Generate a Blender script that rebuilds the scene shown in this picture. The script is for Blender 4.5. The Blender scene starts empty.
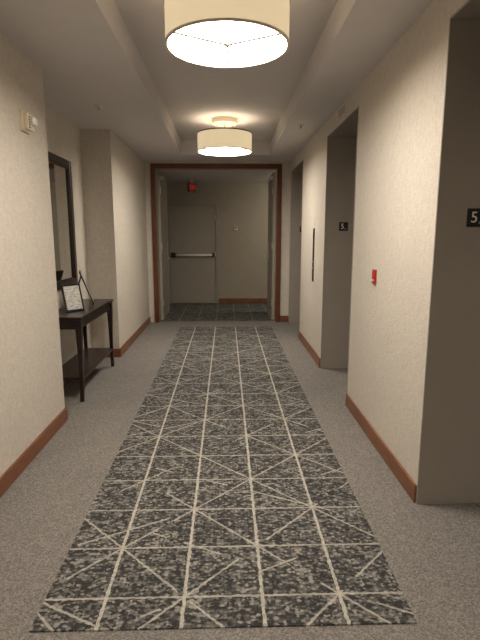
import bpy, bmesh, math
from mathutils import Vector, Matrix
S=bpy.context.scene
S.view_settings.view_transform='Standard'
S.view_settings.look='None'

def srgb(r,g,b):
    def f(c):
        c/=255
        return c/12.92 if c<=.04045 else ((c+.055)/1.055)**2.4
    return (f(r),f(g),f(b),1)

# ---------- node helpers ----------
class NT:
    def __init__(s,name):
        s.m=bpy.data.materials.new(name); s.m.use_nodes=True
        s.t=s.m.node_tree; s.b=s.t.nodes['Principled BSDF']
        s.co=None
    def n(s,typ,**k):
        nd=s.t.nodes.new(typ)
        for a,v in k.items(): setattr(nd,a,v)
        return nd
    def l(s,a,b): s.t.links.new(a,b)
    def obj(s):
        if not s.co: s.co=s.n('ShaderNodeTexCoord')
        return s.co.outputs['Object']
    def mth(s,op,a,b=None,c=None,clamp=False):
        nd=s.n('ShaderNodeMath',operation=op); nd.use_clamp=clamp
        for i,v in enumerate((a,b,c)):
            if v is None: continue
            if isinstance(v,(int,float)): nd.inputs[i].default_value=v
            else: s.l(v,nd.inputs[i])
        return nd.outputs[0]
    def noise(s,scale,detail=3,rough=.5,vec=None,sc=None):
        nd=s.n('ShaderNodeTexNoise'); nd.inputs['Scale'].default_value=scale
        nd.inputs['Detail'].default_value=detail; nd.inputs['Roughness'].default_value=rough
        v=vec or s.obj()
        if sc:
            mp=s.n('ShaderNodeMapping'); mp.inputs['Scale'].default_value=sc
            s.l(v,mp.inputs['Vector']); v=mp.outputs[0]
        s.l(v,nd.inputs['Vector']); return nd.outputs['Fac']
    def ramp(s,fac,stops):
        nd=s.n('ShaderNodeValToRGB'); e=nd.color_ramp.elements
        while len(e)<len(stops): e.new(.5)
        for i,(p,c) in enumerate(stops): e[i].position=p; e[i].color=c
        s.l(fac,nd.inputs[0]); return nd.outputs[0]
    def mix(s,f,a,b,mode='MIX'):
        nd=s.n('ShaderNodeMix',data_type='RGBA',blend_type=mode)
        for i,v in ((0,f),(6,a),(7,b)):
            if isinstance(v,(int,float,tuple)): nd.inputs[i].default_value=v
            else: s.l(v,nd.inputs[i])
        return nd.outputs[2]
    def base(s,c):
        if isinstance(c,tuple): s.b.inputs['Base Color'].default_value=c
        else: s.l(c,s.b.inputs['Base Color'])
    def rough(s,r): s.b.inputs['Roughness'].default_value=r; return s
    def bump(s,h,st=.3,d=.01):
        nd=s.n('ShaderNodeBump'); nd.inputs['Strength'].default_value=st; nd.inputs['Distance'].default_value=d
        s.l(h,nd.inputs['Height']); s.l(nd.outputs[0],s.b.inputs['Normal'])

def paint(name,c,rough=.6,var=.06,scale=6,metal=0,bump=0):
    k=NT(name)
    f=k.noise(scale,3)
    d=tuple(x*(1-var) for x in c[:3])+(1,); u=tuple(min(1,x*(1+var)) for x in c[:3])+(1,)
    k.base(k.ramp(f,[(.3,d),(.7,u)])); k.rough(rough); k.b.inputs['Metallic'].default_value=metal
    if bump: k.bump(k.noise(120,2),bump,.002)
    return k.m

def wallpaper(name,c):
    k=NT(name)
    # woven vinyl: short vertical and horizontal threads
    a=k.noise(34,3,.6,sc=(1.6,1.6,.7)); b=k.noise(60,2,.5,sc=(.45,.45,1.5)); g=k.noise(1.2,2)
    d=tuple(x*.89 for x in c[:3])+(1,); u=tuple(min(1,x*1.06) for x in c[:3])+(1,)
    h=k.mth('ADD',k.mth('MULTIPLY',a,.55),k.mth('MULTIPLY',b,.45))
    col=k.ramp(h,[(.34,d),(.64,u)])
    g2=k.ramp(g,[(.3,(.97,.97,.97,1)),(.7,(1,1,1,1))])
    k.base(k.mix(1.0,col,g2,'MULTIPLY')); k.rough(.7)
    k.bump(h,.65,.007)
    return k.m

def wood(name,d,u,sc=(3,3,3),rough=.35):
    k=NT(name)
    f=k.noise(6,5,.6,sc=sc)
    k.base(k.ramp(f,[(.3,d),(.7,u)])); k.rough(rough); return k.m

def emit(name,c,st,base=None):
    k=NT(name); k.base(base or c)
    f=k.noise(140,2,.5,sc=(1,1,.3))
    col=k.ramp(f,[(.3,tuple(x*.95 for x in c[:3])+(1,)),(.7,c)])
    k.l(col,k.b.inputs['Emission Color']); k.b.inputs['Emission Strength'].default_value=st
    k.rough(.8); return k.m

M={}
M['wall']=wallpaper('wallpaper_beige',srgb(209,201,191))
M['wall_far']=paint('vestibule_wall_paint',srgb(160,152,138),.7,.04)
M['ceil']=paint('ceiling_paint',srgb(214,210,210),.8,.02)
M['jamb']=paint('jamb_paint',srgb(152,144,135),.45,.03)
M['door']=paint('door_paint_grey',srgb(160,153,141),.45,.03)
M['base']=wood('cherry_wood',srgb(106,64,40),srgb(138,88,56),(1.2,1.2,9))
M['casing']=wood('mahogany_wood',srgb(86,46,29),srgb(114,66,43),(9,9,1.2))
M['espresso']=wood('espresso_wood',srgb(28,18,16),srgb(46,31,26),(8,1.2,8),.28)
M['steel']=paint('brushed_steel',srgb(150,148,142),.3,.08,40,1)
M['chrome']=paint('satin_metal',srgb(205,203,198),.28,.03,30,1)
M['black']=paint('black_plastic',srgb(22,22,24),.4,.1)
M['bronze']=paint('dark_bronze',srgb(60,54,50),.35,.1,20,.8)
M['white']=paint('white_plastic',srgb(228,222,212),.45,.02)
M['cream']=paint('cream_plastic',srgb(226,214,192),.45,.02)
M['paper']=paint('printed_paper',srgb(205,205,200),.6,.1,25)
M['red']=paint('red_plastic',srgb(170,34,28),.4,.04)
M['dullred']=paint('exit_sign_red',srgb(105,30,24),.5,.04)
M['mirror']=paint('mirror_glass',srgb(235,235,232),.03,.0,1,1)
M['lens']=paint('strobe_lens',srgb(235,235,235),.15,.02)
M['shade']=emit('lamp_fabric',srgb(255,230,186),.6,srgb(205,190,160))
M['diff']=emit('lamp_diffuser',srgb(255,245,228),48)
M['up']=emit('lamp_uplight',srgb(255,240,218),3.2)
M['fill_dome']=emit('fill_dome_glow',srgb(255,244,224),55)  # glow of the unseen dome added to light the vestibule
M['exit']=emit('exit_red',srgb(235,60,40),.3)

# border carpet
k=NT('border_carpet')
a=k.noise(210,3,.75); g=k.noise(3,3)
v=k.n('ShaderNodeTexVoronoi'); v.inputs['Scale'].default_value=170; k.l(k.obj(),v.inputs['Vector'])
sep=k.n('ShaderNodeSeparateColor'); k.l(v.outputs['Color'],sep.inputs[0])
f=k.mth('ADD',k.mth('MULTIPLY',a,.6),k.mth('MULTIPLY',sep.outputs[0],.4))
c=k.ramp(f,[(.25,srgb(92,88,85)),(.5,srgb(126,121,117)),(.78,srgb(156,150,145))])
c=k.mix(1.0,c,k.ramp(g,[(.3,(.94,.94,.94,1)),(.7,(1.02,1.02,1.02,1))]),'MULTIPLY')
k.base(c); k.rough(.95); k.bump(a,.25,.003); M['carpet']=k.m

def grid_carpet(name,cols,line):
    k=NT(name)
    wob=k.n('ShaderNodeTexNoise'); wob.inputs['Scale'].default_value=50; k.l(k.obj(),wob.inputs['Vector'])
    sub=k.n('ShaderNodeVectorMath',operation='SUBTRACT'); k.l(wob.outputs['Color'],sub.inputs[0]); sub.inputs[1].default_value=(.5,.5,.5)
    scl=k.n('ShaderNodeVectorMath',operation='SCALE'); k.l(sub.outputs[0],scl.inputs[0]); scl.inputs['Scale'].default_value=.014
    add=k.n('ShaderNodeVectorMath',operation='ADD'); k.l(k.obj(),add.inputs[0]); k.l(scl.outputs[0],add.inputs[1])
    xy=k.n('ShaderNodeSeparateXYZ'); k.l(add.outputs[0],xy.inputs[0])
    X,Y=xy.outputs[0],xy.outputs[1]
    h=.1575
    def line_at(val,off,half): return k.mth('PINGPONG',k.mth('SUBTRACT',val,off),half)
    dl=line_at(X,.14-20*h,h); dt=line_at(Y,2.04-20*h,h)
    d1=k.mth('MULTIPLY',line_at(k.mth('ADD',X,Y),1.55-20*h,2*h),.707)
    d2=k.mth('MULTIPLY',line_at(k.mth('SUBTRACT',Y,X),2.53-20*h,2*h),.707)
    d3=k.mth('MULTIPLY',line_at(k.mth('MULTIPLY_ADD',X,.5,Y),1.97-20*h,2*h),.894)
    d4=k.mth('MULTIPLY',line_at(k.mth('MULTIPLY_ADD',X,-.5,Y),1.795-20*h,2*h),.894)
    def msk(d,w):
        nd=k.n('ShaderNodeMapRange',interpolation_type='SMOOTHSTEP'); k.l(d,nd.inputs[0])
        nd.inputs[1].default_value=w*.8; nd.inputs[2].default_value=w*1.2; nd.inputs[3].default_value=1; nd.inputs[4].default_value=0
        return nd.outputs[0]
    n1=k.mth('GREATER_THAN',k.noise(1.7,1,sc=(1.3,1,1)),.41)
    n2=k.mth('GREATER_THAN',k.noise(1.9,1,sc=(1,1.4,3)),.43)
    n3=k.mth('GREATER_THAN',k.noise(2.3,1,sc=(1,1,5)),.54)
    n4=k.mth('LESS_THAN',k.noise(2.1,1,sc=(1.2,1,7)),.46)
    m=k.mth('MAXIMUM',msk(dl,.0070),k.mth('MULTIPLY',msk(dt,.0052),.82))
    for d,n in ((d1,n1),(d2,n2),(d3,n3),(d4,n4)):
        m=k.mth('MAXIMUM',m,k.mth('MULTIPLY',k.mth('MULTIPLY',msk(d,.0052),n),.8))
    mp=k.n('ShaderNodeMapping'); mp.inputs['Scale'].default_value=(58,84,1); k.l(k.obj(),mp.inputs[0])
    v=k.n('ShaderNodeTexVoronoi'); v.inputs['Scale'].default_value=1; v.inputs['Randomness'].default_value=.75; k.l(mp.outputs[0],v.inputs['Vector'])
    sep=k.n('ShaderNodeSeparateColor'); k.l(v.outputs['Color'],sep.inputs[0])
    big=k.noise(8,5,.7)
    f=k.mth('ADD',k.mth('MULTIPLY',sep.outputs[0],.95),k.mth('MULTIPLY',k.mth('SUBTRACT',big,.5),1.0))
    f=k.mth('MULTIPLY_ADD',v.outputs['Distance'],-.4,k.mth('ADD',f,.12))
    c=k.ramp(f,[(.1,cols[0]),(.36,cols[1]),(.62,cols[2]),(.9,cols[3])])
    m=k.mth('MULTIPLY',m,k.mth('ADD',k.mth('MULTIPLY',sep.outputs[1],.4),.6),clamp=True)
    k.base(k.mix(m,c,line)); k.rough(.95); k.bump(v.outputs['Distance'],.3,.004)
    return k.m
M['runner']=grid_carpet('runner_pattern',[srgb(44,43,44),srgb(74,73,72),srgb(107,105,102),srgb(148,144,138)],srgb(192,186,176))
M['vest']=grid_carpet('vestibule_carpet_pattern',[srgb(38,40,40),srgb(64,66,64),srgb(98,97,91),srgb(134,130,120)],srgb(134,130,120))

# ---------- mesh helpers ----------
def finish(bm,name,mat,parent=None,smooth=False,bevel=0,seg=2):
    me=bpy.data.meshes.new(name); bmesh.ops.recalc_face_normals(bm,faces=bm.faces[:]); bm.to_mesh(me); bm.free()
    o=bpy.data.objects.new(name,me); S.collection.objects.link(o)
    for m in (mat if isinstance(mat,list) else [mat]): me.materials.append(m)
    if smooth:
        for p in me.polygons: p.use_smooth=True
    if bevel:
        b=o.modifiers.new('bevel','BEVEL'); b.width=bevel; b.segments=seg; b.limit_method='ANGLE'
    if parent: o.parent=parent
    return o
def addbox(bm,x0,x1,y0,y1,z0,z1,mi=0):
    vs=[bm.verts.new((x,y,z)) for x in (x0,x1) for y in (y0,y1) for z in (z0,z1)]
    for q in ((0,1,3,2),(4,6,7,5),(0,4,5,1),(2,3,7,6),(0,2,6,4),(1,5,7,3)):
        f=bm.faces.new([vs[i] for i in q]); f.material_index=mi
def boxes(name,lst,mat,parent=None,bevel=0):
    bm=bmesh.new()
    for b in lst: addbox(bm,*b)
    return finish(bm,name,mat,parent,bevel=bevel)
def lathe(name,prof,mat,parent=None,loc=(0,0,0),n=64,axis='Z',smooth=True,closed=False):
    bm=bmesh.new(); rings=[]
    for r,z in prof:
        if r<1e-6: rings.append([bm.verts.new((0,0,z))])
        else: rings.append([bm.verts.new((r*math.cos(2*math.pi*i/n),r*math.sin(2*math.pi*i/n),z)) for i in range(n)])
    pairs=list(zip(rings[:-1],rings[1:]))
    if closed: pairs.append((rings[-1],rings[0]))
    for a,b in pairs:
        for i in range(n):
            j=(i+1)%n
            if len(a)==1: bm.faces.new([a[0],b[i],b[j]])
            elif len(b)==1: bm.faces.new([a[i],a[j],b[0]])
            else: bm.faces.new([a[i],a[j],b[j],b[i]])
    bmesh.ops.translate(bm,vec=loc,verts=bm.verts)
    o=finish(bm,name,mat,parent)
    if smooth:
        for p in o.data.polygons: p.use_smooth=True
        e=o.modifiers.new('es','EDGE_SPLIT'); e.split_angle=math.radians(35)
    return o
def rod(name,p0,p1,r,mat,parent=None,r2=None,n=16):
    p0,p1=Vector(p0),Vector(p1); d=p1-p0
    bm=bmesh.new(); bmesh.ops.create_cone(bm,cap_ends=True,segments=n,radius1=r,radius2=r if r2 is None else r2,depth=d.length)
    q=Vector((0,0,1)).rotation_difference(d.normalized()).to_matrix().to_4x4()
    bmesh.ops.transform(bm,matrix=Matrix.Translation((p0+p1)/2)@q,verts=bm.verts)
    return finish(bm,name,mat,parent)
def empty(name,loc=(0,0,0),rotz=0):
    e=bpy.data.objects.new(name,None); e.empty_display_size=.1; S.collection.objects.link(e); e.location=loc; e.rotation_euler[2]=rotz; return e
def text(name,s,size,loc,rot,mat,parent):
    c=bpy.data.curves.new(name,'FONT'); c.body=s; c.size=size; c.align_x='CENTER'; c.align_y='CENTER'; c.extrude=.001
    o=bpy.data.objects.new(name,c); S.collection.objects.link(o); o.location=loc; o.rotation_euler=rot; c.materials.append(mat); o.parent=parent; return o

LX,RX=-1.28,1.035
AX=-1.61      # alcove back
AY=3.66       # alcove start
CZ=2.59; TZ=2.78
EY=7.95       # end wall
Y0=-3.0
RB=RX+.40     # elevator door plane
ops=[(1.22,2.39),(3.93,5.10),(6.66,7.83)]
OH=2.43

# ---------- room shell ----------
boxes('floor',[(-2.4,2.4,Y0-.1,8.05,-.1,0)],M['carpet'])
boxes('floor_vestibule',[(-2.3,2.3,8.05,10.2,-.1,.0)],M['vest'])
boxes('carpet_runner',[(-.735,.715,1.57,7.5,0,.006)],M['runner'])
boxes('wall_left',[(-2.4,LX,Y0,AY,0,TZ),(-2.4,AX,AY,5.65,0,TZ),(-2.4,LX,5.65,EY,0,TZ)],M['wall'])
wr=[]; y=Y0
for a,b in ops:
    wr.append((RX,RB+.3,y,a-.0,0,TZ)); wr.append((RX,RB+.3,a,b,OH,TZ)); y=b
wr.append((RX,RB+.3,y,EY,0,TZ))
boxes('wall_right',wr,M['wall'])
boxes('wall_back',[(LX-.2,-1.15,EY,8.1,0,TZ),(.845,RB+.3,EY,8.1,0,TZ),(-1.15,.845,EY,8.1,2.50,TZ)],M['wall'])
boxes('wall_behind_camera',[(-2.4,2.4,Y0-.1,Y0,0,TZ)],M['wall'])
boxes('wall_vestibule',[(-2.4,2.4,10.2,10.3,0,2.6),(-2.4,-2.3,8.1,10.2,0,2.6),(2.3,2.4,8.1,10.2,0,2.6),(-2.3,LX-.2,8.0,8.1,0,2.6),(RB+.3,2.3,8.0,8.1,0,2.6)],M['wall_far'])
boxes('ceiling',[(-2.4,-.64,Y0,EY,CZ,TZ+.1),(.65,RX+.02,Y0,EY,CZ,TZ+.1),(-.64,.65,7.30,EY,CZ,TZ+.1),(-.64,.65,Y0,7.30,TZ,TZ+.1)],M['ceil'])
boxes('ceiling_vestibule',[(-2.4,2.4,8.1,10.3,2.50,2.6)],M['ceil'])

# elevators
for i,(a,b) in enumerate(ops):
    e=empty('elevator_door')
    t=.012
    boxes('jamb_lining',[(RX-.004,RB,a,a+t,0,OH),(RX-.004,RB,b-t,b,0,OH),(RX-.004,RB,a+t,b-t,OH-t,OH)],M['jamb'],e,.002)
    m=(a+b)/2
    boxes('panel_near',[(RB,RB+.03,a+t,m-.003,.0,OH-t)],M['steel'],e,.003)
    boxes('panel_far',[(RB,RB+.03,m+.003,b-t,.0,OH-t)],M['steel'],e,.003)
    boxes('sill',[(RB-.08,RB,a+t,b-t,0,.008)],M['chrome'],e)
    s=empty('floor_number_sign')
    boxes('plate',[(RX+.145,RX+.24,b-t-.006,b-t,1.485,1.575)],M['black'],s,.003)
    text('numeral','5',.075,(RX+.18,b-t-.007,1.53),(math.pi/2,0,0),M['white'],s)
    boxes('braille_dots',[(RX+.205+.006*j,RX+.208+.006*j,b-t-.008,b-t-.006,1.50+.008*q,1.503+.008*q) for j in range(3) for q in range(2)],M['white'],s)

# baseboards
def bb(name,segs):
    bm=bmesh.new()
    for (x0,x1,y0,y1) in segs:
        addbox(bm,x0,x1,y0,y1,0,.105)
    return finish(bm,name,M['base'],bevel=.006)
T=.016
bb('baseboard_left',[(LX,LX+T,Y0,AY+T),(AX,LX+T,AY,AY+T),(AX,AX+T,AY+T,5.65),(AX+T,LX+T,5.65-T,5.65),(LX,LX+T,5.65,EY)])
bb('baseboard_right',[(RX-T,RX,Y0,1.22),(RX-T,RX,2.39,3.93),(RX-T,RX,5.10,6.66),(RX-T,RX,7.83,EY)])
bb('baseboard_back',[(.897,RX-T,EY-T,EY)])
bb('baseboard_vestibule',[(-.16,2.3,10.2-T,10.2),(-2.3,-1.22,10.2-T,10.2)])

# wood door casing
boxes('trim_1',[(-1.19,-1.115,EY-.03,EY,0,2.55),(.82,.895,EY-.03,EY,0,2.55),(-1.115,.82,EY-.03,EY,2.475,2.55)],M['casing'],bevel=.005)
boxes('trim_2',[(-1.15,-1.115,EY,8.1,0,2.50),(.82,.845,EY,8.1,0,2.50),(-1.115,.82,EY,8.1,2.475,2.50)],M['jamb'],bevel=.004)
# open double door leaves
def leaf(name,x0,x1,side):
    e=empty(name)
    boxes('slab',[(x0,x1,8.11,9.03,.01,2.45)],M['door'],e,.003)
    xi=x1 if side>0 else x0
    boxes('hinges',[(min(xi,xi+side*.012),max(xi,xi+side*.012),8.105,8.14,z,z+.11) for z in (.25,1.2,2.1)],M['chrome'],e,.002)
    boxes('push_plate',[(min(xi,xi+side*.004),max(xi,xi+side*.004),8.88,8.98,.95,1.3)],M['chrome'],e,.002)
    rod('lever_rose',(xi,8.95,1.02),(xi+side*.03,8.95,1.02),.025,M['chrome'],e)
    rod('lever',(xi+side*.03,8.96,1.02),(xi+side*.03,8.84,1.02),.009,M['chrome'],e)
    boxes('closer',[(min(xi,xi+side*.05),max(xi,xi+side*.05),8.2,8.45,2.33,2.39)],M['chrome'],e,.004)
leaf('door_2',-1.115,-1.07,1); leaf('door_3',.775,.82,-1)
# far door
e=empty('door_1')
fx0,fx1,fy=-1.21,-.17,10.2
boxes('frame',[(fx0,fx0+.05,fy-.03,fy,0,2.07),(fx1-.05,fx1,fy-.03,fy,0,2.07),(fx0+.05,fx1-.05,fy-.03,fy,2.02,2.07)],M['jamb'],e,.004)
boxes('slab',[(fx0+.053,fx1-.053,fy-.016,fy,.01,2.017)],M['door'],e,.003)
boxes('panic_bar',[(fx0+.09,fx1-.12,fy-.075,fy-.045,1.0,1.055)],M['chrome'],e,.006)
boxes('bar_mount',[(fx0+.07,fx0+.16,fy-.08,fy-.015,.98,1.075),(fx1-.16,fx1-.08,fy-.065,fy-.015,.99,1.065)],M['bronze'],e,.006)
boxes('hinge',[(fx1-.058,fx1-.045,fy-.036,fy-.014,z,z+.1) for z in (.25,1.0,1.75)],M['chrome'],e)
# thermostat
e=empty('thermostat'); boxes('body',[(.17,.24,10.175,10.2,1.53,1.62)],M['white'],e,.006); boxes('screen',[(.185,.225,10.172,10.176,1.575,1.605)],M['black'],e)
# exit sign
e=empty('exit_sign',(-.66,9.7,2.50),math.radians(62))
boxes('stem',[(-.01,.01,-.01,.01,-.07,0)],M['white'],e)
boxes('housing',[(-.13,.13,-.02,.02,-.24,-.07)],M['dullred'],e,.006)
text('letters','EXIT',.11,(0,-.022,-.155),(math.pi/2,0,0),M['exit'],e)

# ---------- drum lamps ----------
def drum(loc,ztop,R=.32,H=.20,zb=2.415):
    e=empty('drum_ceiling_lamp',loc)
    lathe('shade',[(R,zb),(R,zb+H),(R-.006,zb+H),(R-.006,zb)],M['shade'],e,closed=True,n=96)
    lathe('bottom_ring',[(R+.003,zb-.004),(R+.003,zb+.006),(R-.010,zb+.006),(R-.010,zb-.004)],M['cream'],e,closed=True,n=96)
    lathe('top_ring',[(R+.003,zb+H-.006),(R+.003,zb+H+.004),(R-.010,zb+H+.004),(R-.010,zb+H-.006)],M['bronze'],e,closed=True,n=96)
    lathe('diffuser',[(0,zb+.020),(R-.05,zb+.024),(R-.011,zb+.03),(R-.011,zb+.034),(0,zb+.034)],M['diff'],e,n=96)
    lathe('uplight_pan',[(0,zb+.06),(R-.008,zb+.06),(R-.008,zb+.065),(0,zb+.065)],M['up'],e)
    for j in range(3):
        a=math.radians(90+120*j+0)
        rod('spider_arm',(0,0,zb+.006),((R-.008)*math.cos(a),(R-.008)*math.sin(a),zb+.006),.0055,M['bronze'],e)
        rod('top_spider',(0,0,zb+H-.01),((R-.008)*math.cos(a),(R-.008)*math.sin(a),zb+H-.01),.004,M['chrome'],e)
        rod('hanger',(.10*math.cos(a),.10*math.sin(a),ztop-.05),(.10*math.cos(a),.10*math.sin(a),zb+H-.012),.006,M['chrome'],e)
    lathe('canopy',[(0,ztop),(.15,ztop),(.15,ztop-.05),(.14,ztop-.06),(0,ztop-.06)],M['cream'],e)
    rod('stem',(0,0,ztop-.03),(0,0,zb+.06),.01,M['chrome'],e)
    lathe('finial',[(0,zb+.02),(.018,zb+.012),(.014,zb),(0,zb-.006)],M['chrome'],e,n=24)
drum((.012,2.72,0),TZ); drum((-.01,5.97,0),TZ); drum((0,-.55,0),TZ)

# light added out of sight to brighten the vestibule
e=empty('added_fill_light',(1.6,9.1,2.50))
lathe('base',[(0,0),(.19,0),(.19,-.02),(0,-.02)],M['chrome'],e)
lathe('fill_dome',[(.175,-.02),(.16,-.06),(.10,-.09),(0,-.1)],M['fill_dome'],e)

# ---------- alcove: mirror, console table ----------
e=empty('wall_mirror')
y0,y1,z0,z1=4.30,5.16,.93,2.18; fw=.07
boxes('frame',[(AX,AX+.035,y0,y0+fw,z0,z1),(AX,AX+.035,y1-fw,y1,z0,z1),(AX,AX+.035,y0+fw,y1-fw,z0,z0+fw),(AX,AX+.035,y0+fw,y1-fw,z1-fw,z1)],M['espresso'],e,.006)
boxes('inner_lip',[(AX,AX+.022,y0+fw,y0+fw+.012,z0+fw,z1-fw),(AX,AX+.022,y1-fw-.012,y1-fw,z0+fw,z1-fw),(AX,AX+.022,y0+fw,y1-fw,z0+fw,z0+fw+.012),(AX,AX+.022,y0+fw,y1-fw,z1-fw-.012,z1-fw)],M['bronze'],e)
boxes('glass',[(AX,AX+.012,y0+fw-.01,y1-fw+.01,z0+fw-.01,z1-fw+.01)],M['mirror'],e)

e=empty('console_table')
tx0,tx1,ty0,ty1,tz=AX+.02,-1.235,4.06,5.26,.755
boxes('top',[(tx0,tx1,ty0,ty1,tz-.028,tz)],M['espresso'],e,.005)
boxes('apron',[(tx1-.045,tx1-.025,ty0+.06,ty1-.06,tz-.11,tz-.028),(tx0+.02,tx0+.04,ty0+.06,ty1-.06,tz-.11,tz-.028),
   (tx0+.04,tx1-.045,ty0+.03,ty0+.05,tz-.11,tz-.028),(tx0+.04,tx1-.045,ty1-.05,ty1-.03,tz-.11,tz-.028)],M['espresso'],e,.003)
boxes('shelf',[(tx0+.015,tx1-.02,ty0+.04,ty1-.04,.19,.215)],M['espresso'],e,.004)
def leg(name,x,y,dx,dy):
    bm=bmesh.new(); rings=[]
    for z,hw,o in ((tz-.028,.027,0),(tz-.12,.026,0),(.4,.019,.0),(.15,.016,.006),(0,.017,.022)):
        cx,cy=x+dx*o,y+dy*o
        rings.append([bm.verts.new((cx+a*hw,cy+b*hw,z)) for a,b in ((-1,-1),(1,-1),(1,1),(-1,1))])
    for a,b in zip(rings[:-1],rings[1:]):
        for i in range(4): bm.faces.new([a[i],a[(i+1)%4],b[(i+1)%4],b[i]])
    bm.faces.new(rings[0]); bm.faces.new(rings[-1])
    finish(bm,name,M['espresso'],e,bevel=.003)
leg('leg_1',tx1-.035,ty0+.045,0,-1); leg('leg_2',tx1-.035,ty1-.045,0,1)
leg('leg_3',tx0+.04,ty0+.045,0,-1); leg('leg_4',tx0+.04,ty1-.045,0,1)

def easel_frame(name,loc,rotz,w,h,art,tilt=14):
    e=empty(name,loc,rotz)
    ti=math.radians(tilt)
    R_=Matrix.Rotation(-ti,4,'X')
    def bx(n,l,m,bv=.002):
        o=boxes(n,l,m,e,bv); o.data.transform(R_); return o
    b=.016
    bx('frame',[(-w/2,-w/2+b,0,.014,0,h),(w/2-b,w/2,0,.014,0,h),(-w/2+b,w/2-b,0,.014,0,b),(-w/2+b,w/2-b,0,.014,h-b,h)],M['black'])
    bx('print',[(-w/2+b,w/2-b,.003,.009,b,h-b)],art,0)
    bx('backing',[(-w/2+b,w/2-b,.009,.013,b,h-b)],M['black'],0)
    top=R_@Vector((0,.014,h*.85)); 
    rod('easel_leg',top,(0,h*.6,.004),.008,M['black'],e)
k=NT('sign_print')
n_=k.noise(30,2,sc=(1,1,6)); k.base(k.ramp(n_,[(.42,srgb(170,172,172)),(.5,srgb(226,226,220))])); M['print']=k.m
easel_frame('tabletop_sign',(-1.38,4.40,tz+.003),math.radians(50),.19,.25,M['print'])
easel_frame('picture_frame',(-1.36,4.95,tz+.003),math.radians(106),.24,.35,M['paper'],20)

# ---------- wall devices ----------
e=empty('fire_alarm_strobe')
boxes('back_plate',[(LX-.002,LX+.02,3.20,3.32,2.09,2.21)],M['cream'],e,.004)
boxes('body',[(LX+.02,LX+.05,3.21,3.31,2.10,2.20)],M['cream'],e,.008)
boxes('strobe_lens',[(LX+.05,LX+.075,3.245,3.305,2.13,2.185)],M['lens'],e,.012)
boxes('sounder_slots',[(LX+.05,LX+.052,3.218,3.238,2.11+.015*j,2.117+.015*j) for j in range(5)],M['black'],e)
def sprink(x,y):
    e=empty('fire_sprinkler',(x,y,CZ))
    lathe('escutcheon',[(0,0),(.04,0),(.036,-.008),(.015,-.014),(0,-.014)],M['chrome'],e,n=32)
    rod('head',(0,0,-.012),(0,0,-.035),.009,M['chrome'],e)
    lathe('deflector',[(0,-.035),(.018,-.035),(.018,-.038),(0,-.038)],M['chrome'],e,n=24)
sprink(-1.14,4.63); sprink(.80,5.35)
e=empty('air_vent')
boxes('frame',[(RX-.01,RX,4.33,4.63,2.465,2.477),(RX-.01,RX,4.33,4.63,2.558,2.57),(RX-.01,RX,4.33,4.342,2.477,2.558),(RX-.01,RX,4.618,4.63,2.477,2.558)],M['white'],e)
boxes('louvers',[(RX-.007,RX-.002,4.342,4.618,2.481+.0133*j,2.486+.0133*j) for j in range(6)],M['white'],e)
boxes('cavity',[(RX-.0018,RX,4.342,4.618,2.477,2.558)],M['black'],e)
e=empty('elevator_call_panel')
boxes('plate',[(RX-.008,RX,5.67,5.75,.90,1.52)],M['bronze'],e,.002)
for z in (1.06,1.13):
    rod('button',(RX-.008,5.71,z),(RX-.014,5.71,z),.014,M['chrome'],e)
boxes('indicator',[(RX-.010,RX-.008,5.685,5.735,1.40,1.47)],M['black'],e)
e=empty('fire_pull_station')
boxes('body',[(RX-.016,RX,3.28,3.34,1.11,1.21)],M['red'],e,.004)
boxes('handle',[(RX-.022,RX-.016,3.295,3.325,1.13,1.142)],M['white'],e,.002)

# ---------- world & camera ----------
w=bpy.data.worlds.new('world'); S.world=w; w.use_nodes=True
w.node_tree.nodes['Background'].inputs[0].default_value=(1,.93,.85,1); w.node_tree.nodes['Background'].inputs[1].default_value=.1
cam=bpy.data.cameras.new('camera'); co=bpy.data.objects.new('camera',cam); S.collection.objects.link(co)
co.location=(0,0,1.45); co.rotation_euler=(math.radians(90-10.1),0,math.radians(-1.64))
cam.sensor_fit='VERTICAL'; cam.sensor_height=24; cam.lens=24*481/640; cam.clip_start=.02
S.camera=co
